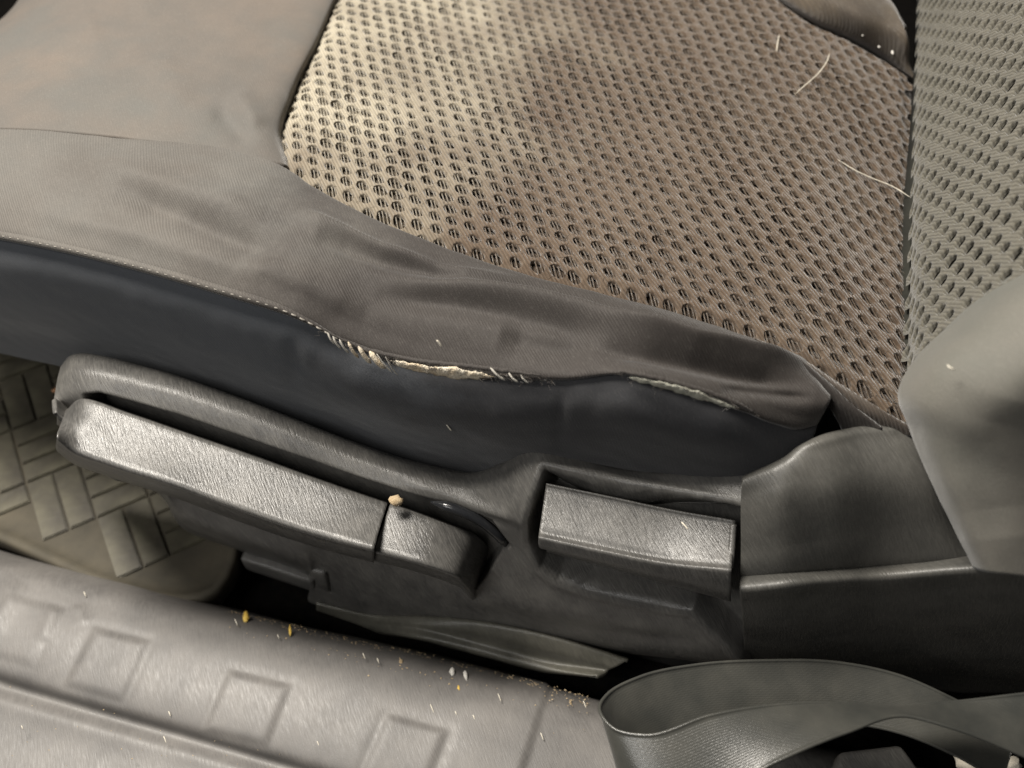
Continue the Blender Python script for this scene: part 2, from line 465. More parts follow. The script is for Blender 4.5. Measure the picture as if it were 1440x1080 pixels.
# rounded solid sheet: outline loops, bottom, lip, inner edge
poly = [tuple(pt(a, b, ZM, 'z')) for a, b in outline]
def smooth_outline(p, n): 
    return spline(np.array(p+[p[0]]), n)[:-1]
loop = smooth_outline(poly, 140)
cen = loop.mean(axis=0)
def inset(L, d):
    T = np.roll(L, -1, 0)-np.roll(L, 1, 0); T /= np.linalg.norm(T, axis=1, keepdims=True)
    nn = np.stack([-T[:, 1], T[:, 0], 0*T[:, 0]], axis=1)
    if ((cen-L)*nn).sum() < 0: nn = -nn
    return L+nn*d
rings = [(0, -.012), (0, .004), (.001, .0075), (.003, .0085), (.007, .0082), (.010, .005), (.016, .002), (.022, .0018)]
V = []; fs = []
nL = len(loop)
for d, z in rings:
    for p in inset(loop, d): V.append((p[0], p[1], ZM+z-.002))
for r_ in range(len(rings)-1):
    for k in range(nL):
        k2 = (k+1) % nL
        fs.append((r_*nL+k, r_*nL+k2, (r_+1)*nL+k2, (r_+1)*nL+k))
fs.append(tuple(range((len(rings)-1)*nL, len(rings)*nL)))
fs.append(tuple(range(nL))[::-1])
me = bpy.data.meshes.new('mat_sheet'); me.from_pydata(V, [], fs)
me.polygons.foreach_set('use_smooth', [True]*(len(fs)-2)+[False]*2)
new_obj('mat_sheet', me, M['rubber_dark'], matt)
# basket weave bars
a0 = pt(60, 672, ZM, 'z'); a1 = pt(88, 770, ZM, 'z'); e1 = (a1-a0); e1[2] = 0; e1 /= np.linalg.norm(e1)
e2 = np.array([-e1[1], e1[0], 0]);
if e2[0] < 0: e2 = -e2
BW, BL = .046, .068          # block across and along the steep bars
def bar_mesh(L, W, H):
    bm = bmesh.new(); bmesh.ops.create_cube(bm, size=1)
    bmesh.ops.scale(bm, vec=(L, W, H), verts=bm.verts)
    bmesh.ops.bevel(bm, geom=[e for e in bm.edges if all(v.co.z > 0 for v in e.verts)], offset=.0010, segments=2, affect='EDGES')
    me = bpy.data.meshes.new('weave_bar'); bm.to_mesh(me); bm.free(); return me
steep_me = bar_mesh(BL-.0022, BW/2-.0022, .004); steep_me.materials.append(M['rubber'])
flat_me = bar_mesh(BW-.0022, BL/3-.0022, .004); flat_me.materials.append(M['rubber'])
mpoly = [tuple(p[:2]) for p in inset(loop, .013)]
ang = math.atan2(e1[1], e1[0])
for i in range(-9, 10):
    for j in range(-12, 13):
        c = a0 + e1*(i*BL+BL*.5) + e2*(j*BW+BW*.2)
        steep = (i+j) % 2 == 0
        for h in ((-.25, .25) if steep else (-1/3, 0, 1/3)):
            p = c+(e2*BW if steep else e1*BL)*h
            dirv = e1*BL if steep else e2*BW
            ok = all(inside(np.array([q[0]]), np.array([q[1]]), mpoly)[0] for q in (p+dirv*.5, p-dirv*.5, p))
            if not ok: continue
            px, py = proj(p[None])
            if px[0] > 420 or px[0] < -420 or py[0] < 380: continue
            o = bpy.data.objects.new('weave_bar', steep_me if steep else flat_me); col.objects.link(o); o.parent = matt
            o.location = Vector((p[0], p[1], ZM+.0004+random.uniform(-.0002, .0002)))-Vector(matt.location)
            o.rotation_euler = (0, 0, ang if steep else ang+math.pi/2)

# ================================================================== DRIVER SEAT
seat = thing('car_seat', 'worn grey brown fabric car seat with mesh centre and torn side seam', 'car seat', (0, .2, 0))

# ---- cushion surfaces
def zc(x, y):
    """height of the cushion centre"""
    z = .291 - .010*sstep(.05, .23, x) - .012*sstep(.17, .24, x)
    z += .006*np.exp(-((x+.22)/.10)**2)
    z -= .008*np.exp(-((y-.24)/.16)**2)*sstep(-.25, .0, x)
    return z
seam_px = [(545, -160), (505, -70), (470, 0), (440, 70), (405, 140), (390, 192), (402, 227), (442, 262), (520, 305), (620, 345), (740, 385), (850, 411), (960, 441), (1060, 477), (1150, 517), (1230, 567), (1286, 606)]
def on_cushion(px, py, dz=0.0):
    z = .29
    for _ in range(6):
        p = pt(px, py, z+dz, 'z'); z = float(zc(p[0], p[1]))
    return pt(px, py, z+dz, 'z')
seam3 = np.array([on_cushion(a, b) for a, b in seam_px])
right_px = [(1282, 604), (1283, 480), (1283, 300), (1281, 150), (1277, 96), (1250, 80), (1200, 52), (1150, 30), (1105, 0), (1040, -60)]
right3 = np.array([on_cushion(a, b) for a, b in right_px])
mesh_poly = [tuple(p[:2]) for p in seam3]+[tuple(p[:2]) for p in right3]

# honeycomb spacer mesh ------------------------------------------------
def honeycomb(name, cells, p, rp, hx, hy, fmap, mat, parent, wall=.0028, skew=0.0):
    """cells: (a, b) centres; fmap(A, B, H) -> world points; every cell is a rounded ring around a real hole"""
    K = 12
    hexc = []
    for k in range(6):
        t = math.pi/6+k*math.pi/3
        hexc.append((p/math.sqrt(3)*math.cos(t), rp/1.5*math.sin(t)))
    ring = []
    for k in range(6):
        a, b = hexc[k], hexc[(k+1) % 6]
        ring.append(a); ring.append(((a[0]+b[0])/2, (a[1]+b[1])/2))
    ring = np.array(ring)
    an = np.arctan2(ring[:, 1]/rp, ring[:, 0]/p)
    ell = np.stack([hx*np.cos(an), hy*np.sin(an)], axis=1)
    ell[:, 0] += skew*ell[:, 1]
    prof = [(0.0, 0.0), (.55, .00035), (.90, -.0003), (1.0, -.0012)]
    AB = []; H = []; key = {}; faces = []; idx = np.zeros((len(prof)+1, K), int)
    for ci, (a, b) in enumerate(cells):
        sc = (1+.10*random.uniform(-1, 1))*(.92+.28*mnoise.noise(Vector((a*22, b*22, 3.3)))); ox, oy = random.uniform(-.07, .07)*p, random.uniform(-.07, .07)*rp
        for r_, (f, h) in enumerate(prof):
            for k in range(K):
                q = ring[k]*(1-f)+(ell[k]*sc+(ox, oy))*f+(a, b)
                if r_ == 0:
                    kk = (round(q[0]*20000), round(q[1]*20000))
                    if kk in key: idx[r_, k] = key[kk]; continue
                    key[kk] = len(AB)
                idx[r_, k] = len(AB); AB.append(q); H.append(h)
        for k in range(K):
            q = ell[k]*sc*.93+(ox, oy)+(a, b); idx[len(prof), k] = len(AB); AB.append(q); H.append(-wall)
        for r_ in range(len(prof)):
            for k in range(K):
                k2 = (k+1) % K
                faces.append((idx[r_, k], idx[r_, k2], idx[r_+1, k2], idx[r_+1, k]))
    AB = np.array(AB); V = fmap(AB[:, 0], AB[:, 1], np.array(H))
    o = new_obj(name, mesh_of(name, V, faces), mat, parent)
    return o
def strands(name, cells, hx, hy, dirv, fmap, mat, parent, n=3, w=.00042, depth=-.0016):
    V = []; fs = []
    d = np.array(dirv)/np.linalg.norm(dirv); q = np.array([-d[1], d[0]])
    AB = []; H = []
    for (a, b) in cells:
        for k in range(n):
            o_ = (k-(n-1)/2)/n*2*min(hx, hy)*.98+random.uniform(-.1, .1)*hx
            c = np.array([a, b])+q*o_
            L = max(hx, hy)*1.15
            i = len(AB)
            dz = random.uniform(-.0006, .0004)
            for (s1, s2, h) in ((-1, -1, -.0006), (-1, 1, -.0006), (1, 1, -.0006), (1, -1, -.0006), (-1, 0, .0), (1, 0, .0)):
                AB.append(c+d*L*s1+q*w*s2); H.append(depth+dz+h)
            fs += [(i, i+3, i+5, i+4), (i+4, i+5, i+2, i+1), (i, i+1, i+2, i+3)]
    AB = np.array(AB)
    o = new_obj(name, mesh_of(name, fmap(AB[:, 0], AB[:, 1], np.array(H)), fs), mat, parent)
    o['kind'] = 'stuff'
    return o
PX_, PY_ = .0131, .0112
def edge_sink(x, y):
    d = sdf(x, y, mesh_poly)
    return d, -.0075*sstep(-.012, .003, d)
ROT = math.radians(-4)
def cush_map(A, Bb, H):
    x = A*math.cos(ROT)-Bb*math.sin(ROT); y = A*math.sin(ROT)+Bb*math.cos(ROT)
    # slow stretch of the cloth
    x2 = x+.0022*np.sin(17*y+3*x)+.0015*np.sin(31*x+11*y); y2 = y+.0020*np.sin(21*x+9*y+1)
    d, s_ = edge_sink(x2, y2)
    z = zc(x2, y2)+s_+H+.0011*np.sin(26*x2+5*y2)*np.sin(19*y2+1.3)
    return np.stack([x2, y2, z], axis=1)
cells = []
for j in range(-2, 48):
    for i in range(-32, 34):
        a = i*PX_+(PX_/2 if j % 2 else 0); b = j*PY_
        cells.append((a, b))
ca = np.array(cells); W3 = cush_map(ca[:, 0], ca[:, 1], 0*ca[:, 0])
dd = sdf(W3[:, 0], W3[:, 1], mesh_poly)
cells = [c for c, d in zip(cells, dd) if d < .004]
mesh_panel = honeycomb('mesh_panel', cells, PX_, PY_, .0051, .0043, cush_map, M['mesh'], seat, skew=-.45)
gdir = pt(820, 320, .29, 'z')-pt(800, 284, .29, 'z')
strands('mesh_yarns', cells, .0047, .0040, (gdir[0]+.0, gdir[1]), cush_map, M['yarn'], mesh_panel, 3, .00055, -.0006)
gx = np.linspace(-.36, .27, 150); gy = np.linspace(-.02, .56, 140)
XX, YY = np.meshgrid(gx, gy)
dd, ss = edge_sink(XX, YY)
G = np.stack([XX, YY, zc(XX, YY)-.0042+ss*.9-.004*sstep(0, .01, dd)], axis=2)
# the backing cloth stops just outside the panel outline
nv_, nu_ = XX.shape
fq = grid_faces(nv_, nu_); Vb = G.reshape(-1, 3); dq = dd.ravel()
fq = fq[(dq[fq] < .009).all(axis=1)]
used = np.unique(fq); remap = np.full(len(Vb), -1); remap[used] = np.arange(len(used)); fq = remap[fq]; Vb = Vb[used]
ed = {}
for f in fq:
    for k in range(4):
        a_, b_ = f[k], f[(k+1) % 4]; ed[(a_, b_)] = 1
rim = [(a_, b_) for (a_, b_) in ed if (b_, a_) not in ed]
nb_ = len(Vb); allv = np.concatenate([Vb, Vb-np.array([0, 0, .004])])
faces_ = [tuple(f) for f in fq]+[tuple(f[::-1]+nb_) for f in fq]+[(a_, a_+nb_, b_+nb_, b_) for a_, b_ in rim]
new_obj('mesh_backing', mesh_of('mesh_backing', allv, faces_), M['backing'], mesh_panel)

# front cover (thigh support) -----------------------------------------
rows = [row('z', [(-200, 280, .18), (-70, 130, .18), (35, 55, .18), (95, -15, .18), (210, -150, .18)]),
        row('z', [(-240, 260, .270), (-110, 110, .270), (0, 30, .270), (60, -40, .270), (170, -170, .270)]),
        row('z', [(-120, 190, .302), (-10, 110, .302), (70, 40, .302), (150, -60, .302), (240, -170, .302)]),
        row('z', [(130, 188, .308), (190, 130, .309), (250, 60, .308), (310, -50, .305), (380, -160, .302)]),
        row('z', [(280, 210, .302), (310, 150, .306), (350, 70, .306), (400, -50, .303), (460, -160, .300)]),
        np.array([on_cushion(a, b, .001) for a, b in [(398, 232), (386, 190), (402, 138), (437, 68), (467, 0), (502, -70), (542, -160)]]),
        np.array([on_cushion(a, b, -.012) for a, b in [(412, 240), (398, 190), (412, 140), (446, 70), (476, 0), (511, -70), (551, -160)]])]
def front_disp(px, py, P):
    d = ridge(px, py, [(330, 125), (352, 160), (365, 185)], .0035, 16)
    d -= ridge(px, py, [(300, 150), (330, 178), (352, 205)], .0028, 14)
    d += ridge(px, py, [(215, 75), (262, 150)], .0022, 26)
    d -= ridge(px, py, [(130, 40), (200, 10)], .002, 40)
    return d+.0016*wob(P, 14, 1)+.0005*wob(P, 60, 2)
surf('front_cover', rows, 150, 150, M['front'], seat, front_disp, .003)

# side bolster ---------------------------------------------------------
edge_px = [(-330, 275), (-120, 312), (0, 331), (100, 351), (200, 376), (300, 405), (420, 445), (480, 478), (560, 507), (640, 522), (700, 528), (790, 533), (890, 529), (960, 549), (1040, 577), (1090, 597), (1125, 604), (1150, 600), (1172, 584)]
edge_y = [.020, .010, .004, .002, .0, -.002, -.004, -.006, -.008, -.009, -.009, -.009, -.009, -.008, -.006, -.002, .004, .012]
S_px = [(-330, 165), (-120, 160), (0, 166), (100, 175), (200, 188), (300, 206), (390, 231), (442, 263), (520, 306), (620, 346), (740, 386), (850, 412), (960, 442), (1060, 478), (1105, 497), (1138, 518), (1156, 538), (1168, 558)]
S3 = []
for a, b in S_px:
    if a < 380: S3.append(pt(a, b, .302-.002*(a+120)/500, 'z'))
    else: S3.append(on_cushion(a, b, .002))
S3 = np.array(S3)
E3 = np.array([pt(a, b, y) for (a, b), y in zip(edge_px, edge_y)])
def between(f, lift):
    A = spline(S3, 40); Bq = spline(E3, 40)
    return A*(1-f)+Bq*f+np.array([0, -lift*.25, lift])
tuck = S3 + np.array([0, .006, -.014])
tuck[:7] = S3[:7]+np.array([0, .003, -.010])
rows = [tuck, S3, between(.08, .0045), between(.30, .012), between(.60, .013), between(.85, .007), E3, E3+np.array([0, .004, -.006])]
def bol_disp(px, py, P):
    d = ridge(px, py, [(560, 392), (640, 402), (740, 417), (820, 436), (900, 462), (975, 486), (1050, 500), (1140, 512)], .0055, 12)
    d -= ridge(px, py, [(640, 385), (740, 402), (850, 426), (960, 460), (1060, 490)], .0040, 9)
    d -= ridge(px, py, [(800, 480), (900, 494), (980, 511), (1060, 526), (1160, 538)], .0062, 17)
    d += ridge(px, py, [(850, 446), (900, 462), (975, 484), (1060, 498), (1150, 516)], .0032, 5)
    d += ridge(px, py, [(430, 300), (540, 352), (650, 382), (760, 398)], .0026, 6)
    d -= ridge(px, py, [(1010, 545), (1080, 552), (1150, 560)], .0030, 9)
    d -= ridge(px, py, [(520, 415), (640, 427), (760, 447), (860, 472)], .0042, 16)
    d -= ridge(px, py, [(160, 262), (240, 295), (330, 335), (400, 360)], .0050, 20)
    d += ridge(px, py, [(120, 225), (240, 262), (380, 305)], .0032, 18)
    d -= ridge(px, py, [(440, 325), (540, 362), (660, 390)], .0048, 14)
    d += ridge(px, py, [(400, 290), (500, 340), (620, 376)], .0030, 12)
    d += ridge(px, py, [(330, 360), (420, 395), (520, 440)], .0025, 22)
    d -= ridge(px, py, [(700, 470), (770, 485), (830, 490)], .0050, 26)
    d += ridge(px, py, [(40, 300), (200, 335), (380, 395)], .0022, 16)
    return 1.45*d+.0016*wob(P, 18, 4)+.0005*wob(P, 70, 5)
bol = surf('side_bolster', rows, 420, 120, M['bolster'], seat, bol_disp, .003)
# stitched fold along the front part of the edge
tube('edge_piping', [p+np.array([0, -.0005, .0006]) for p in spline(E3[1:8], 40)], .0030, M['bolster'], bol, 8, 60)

es = spline(E3[1:8], 400); seg = np.linalg.norm(np.diff(es, axis=0), axis=1).cumsum(); k_ = 0
for dist in np.arange(.004, seg[-1]-.004, .0058):
    i_ = int(np.searchsorted(seg, dist)); i2 = int(np.searchsorted(seg, dist+.0040))
    off = np.array([0, -.0022, .0022])
    tube('stitch', [es[i_]+off*.8, es[(i_+i2)//2]+off*1.08, es[i2]+off*.8], .00055, M['stitch'], bol, 6, 7)
# side panel under the seam -------------------------------------------
E3s = spline(E3, 60)
def drop(dy, dz): return E3s+np.array([0, dy, dz])
E3s[-6:] = E3s[-6:]
rows = [drop(.012, -.001), drop(.0015, -.0045), drop(-.004, -.014), drop(-.006, -.045), drop(.000, -.085), drop(.012, -.125), drop(.020, -.170)]
def side_disp(px, py, P):
    d = ridge(px, py, [(440, 500), (560, 560), (690, 590), (780, 560)], .004, 40)
    d -= ridge(px, py, [(430, 590), (600, 640), (720, 650)], .004, 35)
    d += ridge(px, py, [(830, 570), (960, 600), (1060, 620)], .003, 36)
    d -= ridge(px, py, [(790, 545), (785, 640)], .0015, 8)
    d -= ridge(px, py, [(415, 460), (412, 560)], .0014, 14)
    return d+.0012*wob(P, 16, 8)+.0003*wob(P, 80, 9)
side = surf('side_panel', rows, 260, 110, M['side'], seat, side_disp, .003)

# torn seam: foam, lips and threads -------------------------------------
def tear(name, pts, hw, yv, mat, amp):
    """foam bulging out of an opened seam: spindle of irregular section"""
    Pm = spline(np.array([pt(a, b, yv-.0002) for a, b in pts]), 60); V = []; fs = []
    n = len(Pm); K = 10
    for i, p in enumerate(Pm):
        t = i/(n-1); w = hw*max(.06, math.sin(math.pi*min(max(t, .0), 1))**.55)*(.85+.5*mnoise.noise(Vector((t*7, hw*900, 0))))
        for k in range(K):
            a = 2*math.pi*k/K
            q = p+np.array([0, -math.cos(a)*w*.22, math.sin(a)*w])
            q += amp*np.array(mnoise.noise_vector(Vector(q*420)))
            V.append(q)
    for i in range(n-1):
        for k in range(K):
            fs.append((i*K+k, i*K+(k+1) % K, (i+1)*K+(k+1) % K, (i+1)*K+k))
    return new_obj(name, mesh_of(name, V, fs), mat, side)
foam = tear('exposed_foam', [(548, 508), (585, 517), (625, 523), (660, 527), (694, 530)], .0054, -.0138, M['foam'], .0011)
foam['label'] = 'cream foam showing through the torn seam'
foam2 = tear('exposed_foam', [(884, 531), (920, 539), (960, 549), (1000, 562), (1034, 574)], .0034, -.0132, M['foam2'], .0008)
foam2['label'] = 'grey foam in the rear split of the seam'
for (a, b, dx, dy, w) in ((474, 479, 8, 12, .0006), (484, 484, 9, 13, .0007), (497, 489, 10, 15, .0010), (513, 496, 12, 16, .0014), (531, 503, 15, 16, .0019), (466, 473, 7, 11, .0006), (700, 523, 14, 12, .0007), (722, 528, 9, 9, .0006), (738, 530, 8, 8, .0005), (541, 508, 15, 18, .0005), (551, 512, 12, 18, .0004)):
    p0 = pt(a-dx*.75, b-dy*.75+3, -.0140); p1 = pt(a+dx*.75, b+dy*.75+3, -.0155); pm = (p0+p1)/2+np.array([0, -.0010, .0002])
    tube('stitch_thread', [p0, pm, p1], w, M['foam'] if w > .0008 else M['thread'], side, 7, 13)
# frayed lip of fabric above the split
lip = spline(np.array([pt(a, b, -.0115) for a, b in [(462, 468), (500, 486), (545, 499), (600, 509), (650, 514), (700, 520), (760, 528)]]), 90)
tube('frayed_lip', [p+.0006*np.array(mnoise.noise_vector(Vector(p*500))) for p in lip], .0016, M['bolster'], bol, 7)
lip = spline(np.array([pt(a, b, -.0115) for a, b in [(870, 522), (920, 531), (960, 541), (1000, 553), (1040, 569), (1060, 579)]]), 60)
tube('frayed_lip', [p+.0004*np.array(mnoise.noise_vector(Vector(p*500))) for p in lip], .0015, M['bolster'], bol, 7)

# loose folds at the rear corner --------------------------------------
def strip(name, A, Bq, lift, mat, n=60, m=14, th=.002):
    a = spline(np.array(A), n); b = spline(np.array(Bq), n)
    mid = (a+b)/2+np.array(lift)
    return surf(name, [a, mid, b], n, m, mat, seat, lambda px, py, P: .0004*wob(P, 90, 6), th)
strip('cover_fold', [pt(1060, 474, .288, 'z'), pt(1120, 500, .287, 'z'), pt(1180, 538, .284, 'z'), pt(1240, 576, .280, 'z'), pt(1296, 612, .274, 'z')],
      [pt(1060, 486, .286, 'z'), pt(1120, 516, .282, 'z'), pt(1170, 556, .277, 'z'), pt(1205, 590, .268, 'z'), pt(1245, 622, .255, 'z')], (0, -.001, .004), M['fold'])
strip('cover_fold', [pt(1080, 483, .291, 'z'), pt(1120, 502, .290, 'z'), pt(1160, 532, .287, 'z'), pt(1200, 570, .280, 'z'), pt(1240, 604, .272, 'z')],
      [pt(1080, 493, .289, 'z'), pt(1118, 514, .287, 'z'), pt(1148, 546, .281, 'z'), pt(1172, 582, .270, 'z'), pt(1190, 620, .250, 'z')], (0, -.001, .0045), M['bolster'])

# far side bolster ------------------------------------------------------
rows = [np.array([on_cushion(a, b, -.004) for a, b in [(1040, -50), (1098, 2), (1146, 34), (1196, 56), (1246, 85), (1285, 112)]]),
        np.array([on_cushion(a, b, .006) for a, b in [(1048, -58), (1106, -4), (1152, 28), (1200, 50), (1248, 76), (1278, 92)]]),
        np.array([on_cushion(a, b, .026) for a, b in [(1070, -90), (1126, -40), (1170, 2), (1212, 24), (1245, 40), (1275, 62)]]),
        np.array([on_cushion(a, b, .034) for a, b in [(1100, -110), (1150, -70), (1185, -30), (1220, -8), (1246, 8), (1272, 42)]]),
        np.array([on_cushion(a, b, .020) for a, b in [(1110, -130), (1160, -90), (1200, -50), (1230, -28), (1252, 0), (1276, 40)]])]
surf('far_bolster', rows, 70, 50, M['far'], seat, lambda px, py, P: .0012*wob(P, 25, 12), .003)

# ---- backrest ----------------------------------------------------------
REC = math.radians(24)
jx, jz = .229, .268
def back_map(A, Bb, H):
    """A along y, Bb up the backrest"""
    rt = math.radians(8)
    y = A*math.cos(rt)-Bb*math.sin(rt)*.4; s_ = Bb*math.cos(rt)+A*math.sin(rt)*.4
    bulge = .010*np.sin(np.clip(s_/.30, 0, 1)*math.pi*.5)+.012*np.exp(-(s_/.02)**2)*-1
    y = y+.0015*np.sin(23*s_+7*y)
    nx, nz = -math.cos(REC), math.sin(REC)
    h = H+bulge
    x = jx+s_*math.sin(REC)+nx*h; z = jz+s_*math.cos(REC)+nz*h
    return np.stack([x, y, z], axis=1)
bp, br = .0138, .0112
def back_map2(a, b, H): return back_map(b, a, H)
bc = []
for j in range(-4, 52):
    for i in range(0, 34):
        bc.append((i*bp+(bp/2 if j % 2 else 0), j*br))
bc = np.array(bc); W3 = back_map2(bc[:, 0], bc[:, 1], 0*bc[:, 0])
bx, by = proj(W3)
bc = [tuple(c) for c, a, b, w in zip(bc, bx, by, W3) if 1180 < a < 1520 and -90 < b < 640 and .058 < w[1] < .52]
back_panel = honeycomb('backrest_mesh', bc, bp, br, .0046, .0038, back_map2, M['mesh_back'], seat, skew=.2)
ga = np.linspace(.062, .60, 60); gb = np.linspace(-.02, .42, 50)
AA, BB = np.meshgrid(ga, gb)
G = back_map(AA.ravel(), BB.ravel(), np.full(AA.size, -.0040)).reshape(50, 60, 3)
surf('backrest_backing', G, 0, 0, M['backing2'], back_panel, None, .010)

# smooth side bolster of the backrest
rows = [rowk([(1520, 330, .56, 't'), (1440, 400, .56, 't'), (1360, 470, .56, 't'), (1305, 530, .56, 't'), (1300, 570, .55, 't'), (1320, 620, .545, 't'), (1345, 690, .54, 't'), (1390, 800, .535, 't')]),
        rowk([(1510, 318, .475, 't'), (1440, 374, .478, 't'), (1345, 455, .482, 't'), (1282, 520, .485, 't'), (1268, 556, .486, 't'), (1284, 605, .486, 't'), (1318, 690, .486, 't'), (1372, 800, .488, 't')]),
        rowk([(1540, 330, .440, 't'), (1470, 390, .440, 't'), (1385, 470, .445, 't'), (1325, 530, .450, 't'), (1310, 570, .454, 't'), (1322, 620, .458, 't'), (1348, 700, .462, 't'), (1396, 805, .468, 't')]),
        rowk([(1600, 370, .415, 't'), (1530, 430, .418, 't'), (1455, 500, .424, 't'), (1400, 560, .432, 't'), (1380, 600, .440, 't'), (1388, 650, .448, 't'), (1405, 720, .456, 't'), (1440, 810, .466, 't')]),
        rowk([(1700, 430, .420, 't'), (1630, 490, .424, 't'), (1560, 560, .432, 't'), (1510, 620, .440, 't'), (1490, 660, .448, 't'), (1490, 700, .456, 't'), (1500, 760, .464, 't'), (1530, 830, .474, 't')])]
surf('backrest_bolster', rows, 140, 90, M['back_bolster'], seat, lambda px, py, P: .0012*wob(P, 16, 14)+.0003*wob(P, 70, 15)-ridge(px, py, [(1430, 560), (1400, 660), (1410, 760)], .003, 50), .004)

# ---- plastic side shield --------------------------------------------
top = [(84, 520), (100, 507), (200, 524), (300, 556), (400, 593), (500, 631), (600, 661), (665, 673), (705, 662), (755, 640), (800, 650), (870, 667), (950, 674), (1046, 676)]
r2 = [(78, 548), (96, 540), (194, 562), (290, 594), (388, 629), (488, 664), (592, 694), (660, 710), (702, 706), (748, 690), (794, 692), (866, 706), (950, 718), (1050, 728)]
mid_ = [(78, 560), (100, 580), (200, 625), (300, 662), (400, 697), (500, 730), (600, 755), (665, 768), (706, 770), (750, 772), (800, 782), (868, 795), (950, 812), (1060, 835)]
low = [(80, 590), (130, 625), (226, 690), (260, 738), (330, 765), (432, 802), (441, 850), (520, 872), (600, 872), (690, 880), (770, 893), (868, 910), (950, 920), (1060, 935)]
rows = [row('y', [(a, b+6, .012) for a, b in top]), row('y', [(a, b, -.014) for a, b in top]),
        row('y', [(a*.5+c*.5, b*.5+d*.5-3, -.0235) for (a, b), (c, d) in zip(top, r2)]), row('y', [(a, b, -.0325) for a, b in r2]), row('y', [(a, b, -.042) for a, b in mid_]), row('y', [(a, b, -.056) for a, b in low]),
        row('y', [(a, b+7, -.046) for a, b in low])]
lever_slot = [(118, 556), (140, 554), (250, 585), (350, 620), (440, 650), (520, 678), (590, 700), (640, 712), (690, 735), (716, 768), (705, 772), (690, 800), (665, 830), (640, 815), (500, 775), (340, 730), (230, 690), (160, 640), (125, 590)]
recl_slot = [(766, 660), (900, 686), (1042, 714), (1075, 730), (1075, 960), (1050, 935), (1013, 893), (976, 856), (940, 851), (875, 838), (824, 827), (785, 814), (761, 796), (746, 765), (744, 735), (752, 700)]
def shield_disp(px, py, P):
    d = -.017*sstep(3, -6, sdf(px, py, lever_slot))
    d += -.026*sstep(2, -5, sdf(px, py, recl_slot))
    # raised rim around the recline recess, soft crease along the face
    d += .0012*np.exp(-((sdf(px, py, recl_slot)-9)/5)**2)
    d += ridge(px, py, [(560, 676), (640, 700), (742, 738)], .0016, 7)
    d -= ridge(px, py, [(560, 690), (640, 713), (742, 748)], .0012, 6)
    d += ridge(px, py, [(250, 722), (330, 750), (440, 790)], .0022, 10)
    d -= ridge(px, py, [(620, 852), (760, 880), (900, 900), (1010, 908)], .0028, 13)
    return d+.0003*wob(P, 40, 21)
shield = surf('side_shield', rows, 520, 170, M['plastic'], seat, shield_disp, .003)

# height lever: long handle with a tilted upper face
def solid_loft(name, rows, nu, nv, mat, parent, disp=None):
    """closed section: the rows run round the section"""
    A = np.array([spline(r, nu) for r in rows])
    cl = np.concatenate([A, A[:1]], axis=0)
    cols = [spline(cl[:, k], nv) for k in range(nu)]
    G = np.stack(cols, axis=1)
    V = G[:-1].reshape(-1, 3)
    if disp is not None:
        px, py = proj(V); V = V+disp(px, py, V)
    m = nv-1; fs = []
    for i in range(m):
        for k in range(nu-1):
            fs.append((i*nu+k, i*nu+k+1, ((i+1) % m)*nu+k+1, ((i+1) % m)*nu+k))
    fs.append(tuple(i*nu for i in range(m))); fs.append(tuple(i*nu+nu-1 for i in range(m))[::-1])
    bm = bmesh.new()
    bv = [bm.verts.new(v) for v in V]
    for f in fs: bm.faces.new([bv[i] for i in f])
    bmesh.ops.recalc_face_normals(bm, faces=bm.faces)
    me = bpy.data.meshes.new(name); bm.to_mesh(me); bm.free()
    me.polygons.foreach_set('use_smooth', [True]*len(me.polygons))
    return new_obj(name, me, mat, parent)
up = [(93, 576), (118, 560), (180, 580), (270, 611), (360, 642), (440, 671), (500, 692), (545, 707)]
lo = [(80, 610), (100, 626), (150, 645), (240, 674), (330, 707), (420, 738), (490, 758), (526, 767)]
def interp(f): return [(a*(1-f)+c*f, b*(1-f)+d*f) for (a, b), (c, d) in zip(up, lo)]
def lev(f, y0=-.043, y1=-.081): return row('y', [(a, b, y0+(y1-y0)*f) for a, b in interp(f)])
rows = [row('y', [(a+2, b-1, -.028) for a, b in up]), row('y', [(a, b+1, -.040) for a, b in up]), lev(.03), lev(.12), lev(.5), lev(.86), lev(.97), row('y', [(a, b+3, -.0825) for a, b in lo]),
        row('y', [(a, b+12, -.0805) for a, b in lo]), row('y', [(a, b+24, -.060) for a, b in lo]), row('y', [(a, b+10, -.030) for a, b in lo])]
solid_loft('height_lever', rows, 120, 90, M['lever'], seat)
# rear knob of the lever
up2 = [(549, 708), (582, 719), (625, 735), (660, 748), (684, 765), (694, 785)]
lo2 = [(528, 769), (560, 777), (605, 790), (640, 803), (658, 818), (668, 832)]
def interp2(f): return [(a*(1-f)+c*f, b*(1-f)+d*f) for (a, b), (c, d) in zip(up2, lo2)]
yo = np.array([0, 0, .0005, .004, .012, .024])
def yr(v, pts): return row('y', [(a, b, v+y) for (a, b), y in zip(pts, yo)])
def kn(f, y0=-.043, y1=-.0765): return yr(y0+(y1-y0)*f, interp2(f))
rows = [yr(-.028, [(a+2, b-1) for a, b in up2]), yr(-.040, [(a, b+1) for a, b in up2]), kn(.03), kn(.12), kn(.5), kn(.86), kn(.97), yr(-.0780, [(a, b+3) for a, b in lo2]), yr(-.0765, [(a, b+12) for a, b in lo2]), yr(-.052, [(a, b+18) for a, b in lo2]), yr(-.030, [(a, b+10) for a, b in lo2])]
solid_loft('lever_knob', rows, 60, 90, M['lever'], seat)
# glossy curved slot guide above the knob
tube('slot_guide', [pt(a, b, y) for a, b, y in ((606, 706, -.036), (640, 716, -.037), (675, 732, -.038), (700, 752, -.039), (714, 770, -.039))], .0036, M['gloss'], seat, 10, 40)

